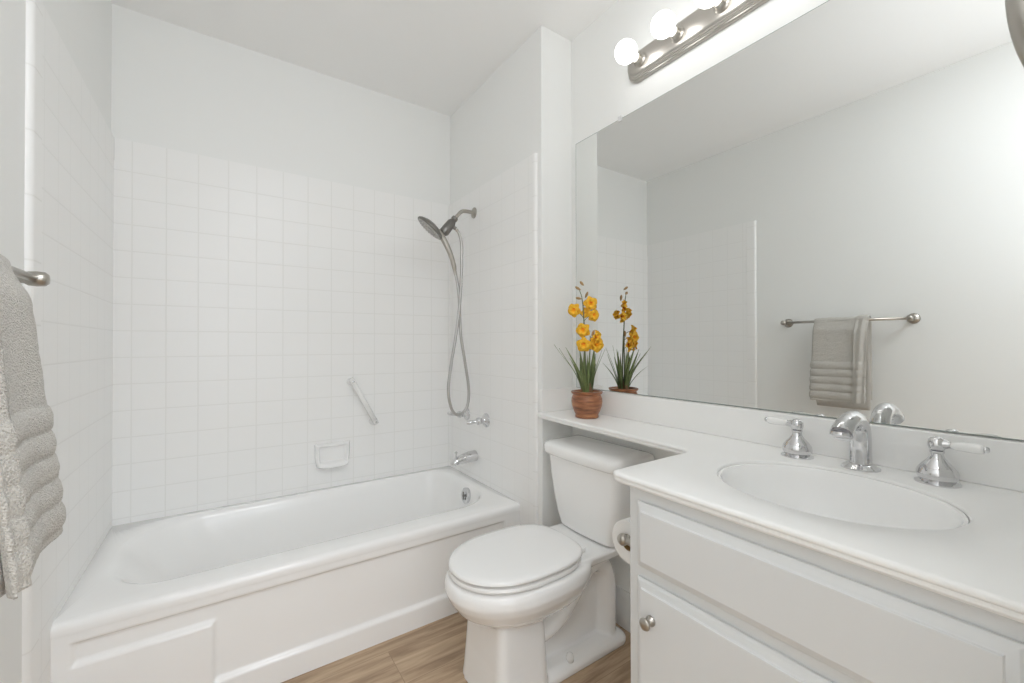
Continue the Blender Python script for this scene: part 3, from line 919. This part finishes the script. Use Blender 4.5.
# ------------------------------------------------------------------ toilet paper on the cabinet's side
PY, PZ = .655 + .070, .645
ph = thing('toilet_paper_holder', (.92, .655, PZ), 'nickel toilet paper holder on the side of the vanity', 'toilet paper holder')
for x in (.834, .968):
    bm = NB()
    lathe(bm, [(.017, 0), (.017, .004), (.011, .008), (.009, .020), (.009, .060)], (x, .6552, PZ), (0, 1, 0), 22)
    s = -1 if x < .9 else 1
    lathe(bm, [(.009, -.010), (.014, -.004), (.015, .004), (.013, .010), (.006, .014), (0, .0145)], (x, PY, PZ), (s, 0, 0), 24)
    obj('post', bm, M['nickel'], ph, auto=50)
bm = NB(); tube(bm, [(.838, PY, PZ), (.966, PY, PZ)], .007, 14)
obj('roller', bm, M['nickel'], ph, smooth=True)
pr = thing('toilet_paper_roll', (.90, PY, PZ - .055), 'white toilet paper roll hanging beside the vanity', 'toilet paper')
bm = NB(); lathe(bm, [(.021, 0), (.052, 0), (.054, .002), (.054, .098), (.052, .100), (.021, .100)], (.850, PY, PZ - .0130), (1, 0, 0), 48)
vsl = list(bm.verts)
# open the core
for f in [f for f in bm.faces if len(f.verts) == 48]: bm.faces.remove(f)
bm.verts.ensure_lookup_table()
for i in range(48):
    j = (i + 1) % 48; bm.faces.new((bm.verts[i], bm.verts[j], bm.verts[5 * 48 + j], bm.verts[5 * 48 + i]))
obj('paper', bm, M['paper'], pr, auto=40)
bm = NB(); lathe(bm, [(.0195, .001), (.0208, .001), (.0208, .099), (.0195, .099)], (.850, PY, PZ - .0130), (1, 0, 0), 36)
for f in [f for f in bm.faces if len(f.verts) == 36]: bm.faces.remove(f)
bm.verts.ensure_lookup_table()
for i in range(36):
    j = (i + 1) % 36; bm.faces.new((bm.verts[i], bm.verts[j], bm.verts[3 * 36 + j], bm.verts[3 * 36 + i]))
obj('core', bm, M['bud'], pr, auto=40)

# ------------------------------------------------------------------ potted orchid
PX, PYY = 1.222, 1.252
pot = thing('potted_orchid', (PX, PYY, ZK), 'yellow-orange orchid in a round brown glazed pot on the counter', 'potted plant')
bm = NB()
lathe(bm, [(0, 0), (.043, 0), (.047, .003), (.047, .008), (.046, .014), (.053, .028), (.060, .048), (.0625, .066), (.061, .080), (.056, .091), (.055, .094), (.060, .097), (.0635, .102), (.0625, .107), (.057, .108),
           (.053, .104), (.052, .09), (.050, .085)], (PX, PYY, ZK), (0, 0, 1), 48)
obj('pot', bm, M['pot'], pot, auto=60)
bm = NB(); lathe(bm, [(.0515, .088), (.0515, .092), (.03, .096), (0, .098)], (PX, PYY, ZK), (0, 0, 1), 32)
obj('soil', bm, M['soil'], pot, smooth=True)
ZP = ZK + .092
def leaf(tip, wid, bow, z0=0.0, name='leaf', rx=None):
    """tip: (dx, dy, dz) from the soil's middle"""
    a = random.uniform(0, 2 * PI); r0 = .016
    td = Vector((tip[0], tip[1], 0)); 
    if td.length > 1e-4: b0 = td.normalized() * r0
    else: b0 = Vector((math.cos(a), math.sin(a), 0)) * r0
    p0 = Vector((PX, PYY, ZP - .004)) + b0
    p3 = Vector((PX + tip[0], PYY + tip[1], ZP + tip[2]))
    p1 = p0 + Vector((b0.x * .6, b0.y * .6, tip[2] * .45))
    p2 = p0.lerp(p3, .6) + Vector((0, 0, bow))
    side = Vector((-td.y, td.x, 0)); side = side.normalized() if side.length > 1e-4 else Vector((1, 0, 0))
    side = (side + Vector((random.uniform(-.5, .5), random.uniform(-.5, .5), 0))).normalized()
    n = 16; rings = []
    bm = NB()
    for i in range(n + 1):
        t = i / n
        p = p0 * (1 - t) ** 3 + p1 * 3 * t * (1 - t) ** 2 + p2 * 3 * t * t * (1 - t) + p3 * t ** 3
        w = wid * (math.sin(PI * min(1, .22 + t * .78)) ** .8) if t < 1 else 0.0006
        w = max(w, .0006)
        nn = Vector((b0.x, b0.y, .01)).normalized() * w * .35
        th = Vector((b0.x, b0.y, 0)).normalized() * .0008
        rings.append([p - side * w + nn, p + th, p + side * w + nn, p - th])
    loft(bm, rings)
    return obj(name, bm, M['leaf'], pot, smooth=True)
tips = [((-.135, .045, .205), .0062, .01), ((-.10, .055, .190), .0068, .01), ((-.075, .02, .150), .0065, .03), ((.055, .01, .200), .007, .01), ((.075, -.03, .185), .0065, .02),
        ((.03, .075, .190), .0062, .02), ((.02, -.055, .160), .0065, .02), ((-.04, -.06, .165), .0065, .02), ((-.02, .07, .150), .006, .02), ((.01, .02, .175), .007, .0),
        ((-.025, -.01, .180), .0072, .0), ((.035, -.015, .165), .007, .0), ((-.05, -.035, .120), .006, .02), ((-.145, -.035, .195), .0066, .02), ((-.09, -.06, .110), .006, .02),
        ((.09, .035, .125), .0055, .02), ((0, -.085, .185), .0062, .01), ((-.005, .035, .15), .007, .0), ((.015, -.03, .19), .007, .0), ((.05, .045, .16), .006, .01)]
for tp, w, bo in tips: leaf(tp, w, bo)
for dx, dy in ((.010, .0), (-.013, .008), (.002, -.014)):
    bm = NB(); lathe(bm, [(.006, 0), (.0105, .010), (.010, .025), (.006, .045), (.002, .052)], (PX + dx, PYY + dy, ZP - .002), (0, 0, 1), 14)
    obj('sheath', bm, M['sheath'], pot, smooth=True)
# flower stems; du = offset seen from the doorway's side, built in world offsets
stem1 = [(.004, .0, .0), (.0, .004, .10), (-.006, .006, .20), (-.010, .004, .28), (-.014, .004, .34), (-.020, .006, .395), (-.030, .010, .425)]
stem2 = [(.0, -.006, .0), (.004, -.010, .12), (.008, -.012, .20), (.006, -.014, .24)]
for k, st in enumerate((stem1, stem2)):
    bm = NB(); tube(bm, [(PX + a, PYY + b, ZP + c) for a, b, c in st], [.0032, .003, .0026, .002, .0014], 10, 5)
    obj('stem', bm, M['stem'], pot, smooth=True)
def flower(d, r, face, roll, root):
    c = Vector((PX, PYY, ZP)) + Vector(d); f = Vector(face).normalized(); u, v = frame(f)
    bm = NB()
    for k in range(10):
        a = roll + 2 * PI * k / 5 + (.63 if k > 4 else 0)
        w = r * (.46 if k % 2 else .54) * (1 if k < 5 else .8)
        dr = u * math.cos(a) + v * math.sin(a); pr_ = f.cross(dr)
        n = 9; rings = []
        for i in range(n + 1):
            t = i / n
            p = c + dr * r * t * (1 if k < 5 else .78) + f * ((.30 if k < 5 else .62) * r * math.sin(t * 2.4) + .004)
            ww = max(.0005, w * math.sin(PI * min(1.0, .12 + .84 * t)) ** .8)
            cup = f * ww * .35; ru = f * .06 * r * math.sin(t * 9 + k)
            rings.append([p - pr_ * ww + cup + ru, p - pr_ * ww * .5 + f * .0006, p + f * .001, p + pr_ * ww * .5 + f * .0006, p + pr_ * ww + cup - ru, p - f * .0006])
        loft(bm, rings)
    o = obj('flower', bm, M['petal'], pot, smooth=True)
    bm = NB()
    rings = []
    for i in range(7):
        t = i / 6; rr = r * (.10 + .26 * t ** 1.5); p = c + f * (.004 + r * .45 * t) - Vector((0, 0, 1)) * r * .10 * t
        rings.append([p + u * rr * math.cos(2 * PI * k / 14) * (1 + .15 * math.sin(4 * 2 * PI * k / 14)) + v * rr * math.sin(2 * PI * k / 14) for k in range(14)])
    loft(bm, rings, cap1=False)
    lp = obj('lip', bm, M['petal_lip'], o, smooth=True); lp['label'] = 'orange-red flower throat'
    m_ = lp.modifiers.new('solid', 'SOLIDIFY'); m_.thickness = .0008
    bm = NB(); tube(bm, [Vector((PX, PYY, ZP)) + Vector(root), Vector((PX, PYY, ZP)).lerp(c, .0) + (Vector(root) + Vector(d)) * .5 + Vector((0, 0, .004)), c + f * .002], .0013, 8, 4)
    obj('flower_stalk', bm, M['stem'], o, smooth=True)
vw = (-.70, -.71, -.05)     # towards the room
flower((-.038, .024, .345), .030, (-.8, -.35, -.1), .3, (-.010, .005, .31))
flower((.018, .000, .372), .031, (-.5, -.8, -.05), 1.2, (-.016, .005, .36))
flower((.026, -.004, .325), .028, (-.2, -.95, -.1), 2.0, (-.011, .004, .30))
flower((.004, .020, .335), .024, (.9, .2, 0), .7, (-.011, .004, .30))
flower((-.026, -.012, .262), .031, (-.85, -.5, -.05), .1, (-.009, .004, .24))
flower((-.030, -.016, .205), .031, (-.75, -.65, -.1), .9, (-.004, .004, .18))
flower((.018, -.028, .205), .034, (-.35, -.9, 0), 1.7, (.008, -.012, .20))
flower((-.004, -.045, .235), .028, (.25, -.95, .0), 2.5, (.006, -.013, .225))
for d, ax in (((-.036, .012, .432), (-.75, .3, .45)), ((-.022, .004, .452), (-.8, -.1, .5)), ((.006, .006, .408), (.2, -.3, .8)), ((-.030, .014, .392), (-.9, .2, .1)), ((.014, -.022, .250), (.3, -.2, .9))):
    bm = NB(); ax = Vector(ax).normalized()
    lathe(bm, [(.0012, -.014), (.0045, -.006), (.0058, .002), (.004, .010), (0, .015)], Vector((PX, PYY, ZP)) + Vector(d), ax, 12)
    obj('bud', bm, M['bud'], pot, smooth=True)

# ------------------------------------------------------------------ round wall fixture cut by the right edge of the picture
mk = thing('round_shaving_mirror', (.80, -.01, 1.54), 'round brushed metal rim cut off by the top right corner', 'mirror')
mc = Vector((.826, .032, 1.530)); mn = Vector((.334, .943, 0)).normalized()
bm = NB(); u, v = frame(mn); R0 = .104
rings = []
for i in range(72):
    a = 2 * PI * i / 72; c_ = mc + (u * math.cos(a) + v * math.sin(a)) * R0; rd = (c_ - mc).normalized()
    rings.append([c_ + rd * .008 * math.cos(2 * PI * k / 14) + mn * .012 * math.sin(2 * PI * k / 14) for k in range(14)])
rings.append(rings[0])
loft(bm, rings, False, False)
bmesh.ops.remove_doubles(bm, verts=bm.verts[:], dist=1e-6)
obj('rim', bm, M['nickel'], mk, smooth=True)
bm = NB(); lathe(bm, [(R0 - .003, .000), (R0 - .003, .005), (0, .005)], mc, mn, 64)
obj('glass', bm, M['mirror'], mk, auto=40)
bm = NB(); lathe(bm, [(R0 - .002, .0), (R0 - .006, -.006), (R0 - .03, -.010), (0, -.012)], mc, mn, 64)
obj('back', bm, M['nickel'], mk, auto=40)
bm = NB(); tube(bm, [mc - mn * .008, mc - mn * .022, (.80, .006, 1.541), (.80, YF0 + .004, 1.541)], .006, 12, 4)
lathe(bm, [(.030, 0), (.030, .005), (.012, .009), (.008, .010)], (.80, YF0 + .0005, 1.541), (0, 1, 0), 24)
obj('arm', bm, M['nickel'], mk, auto=50)
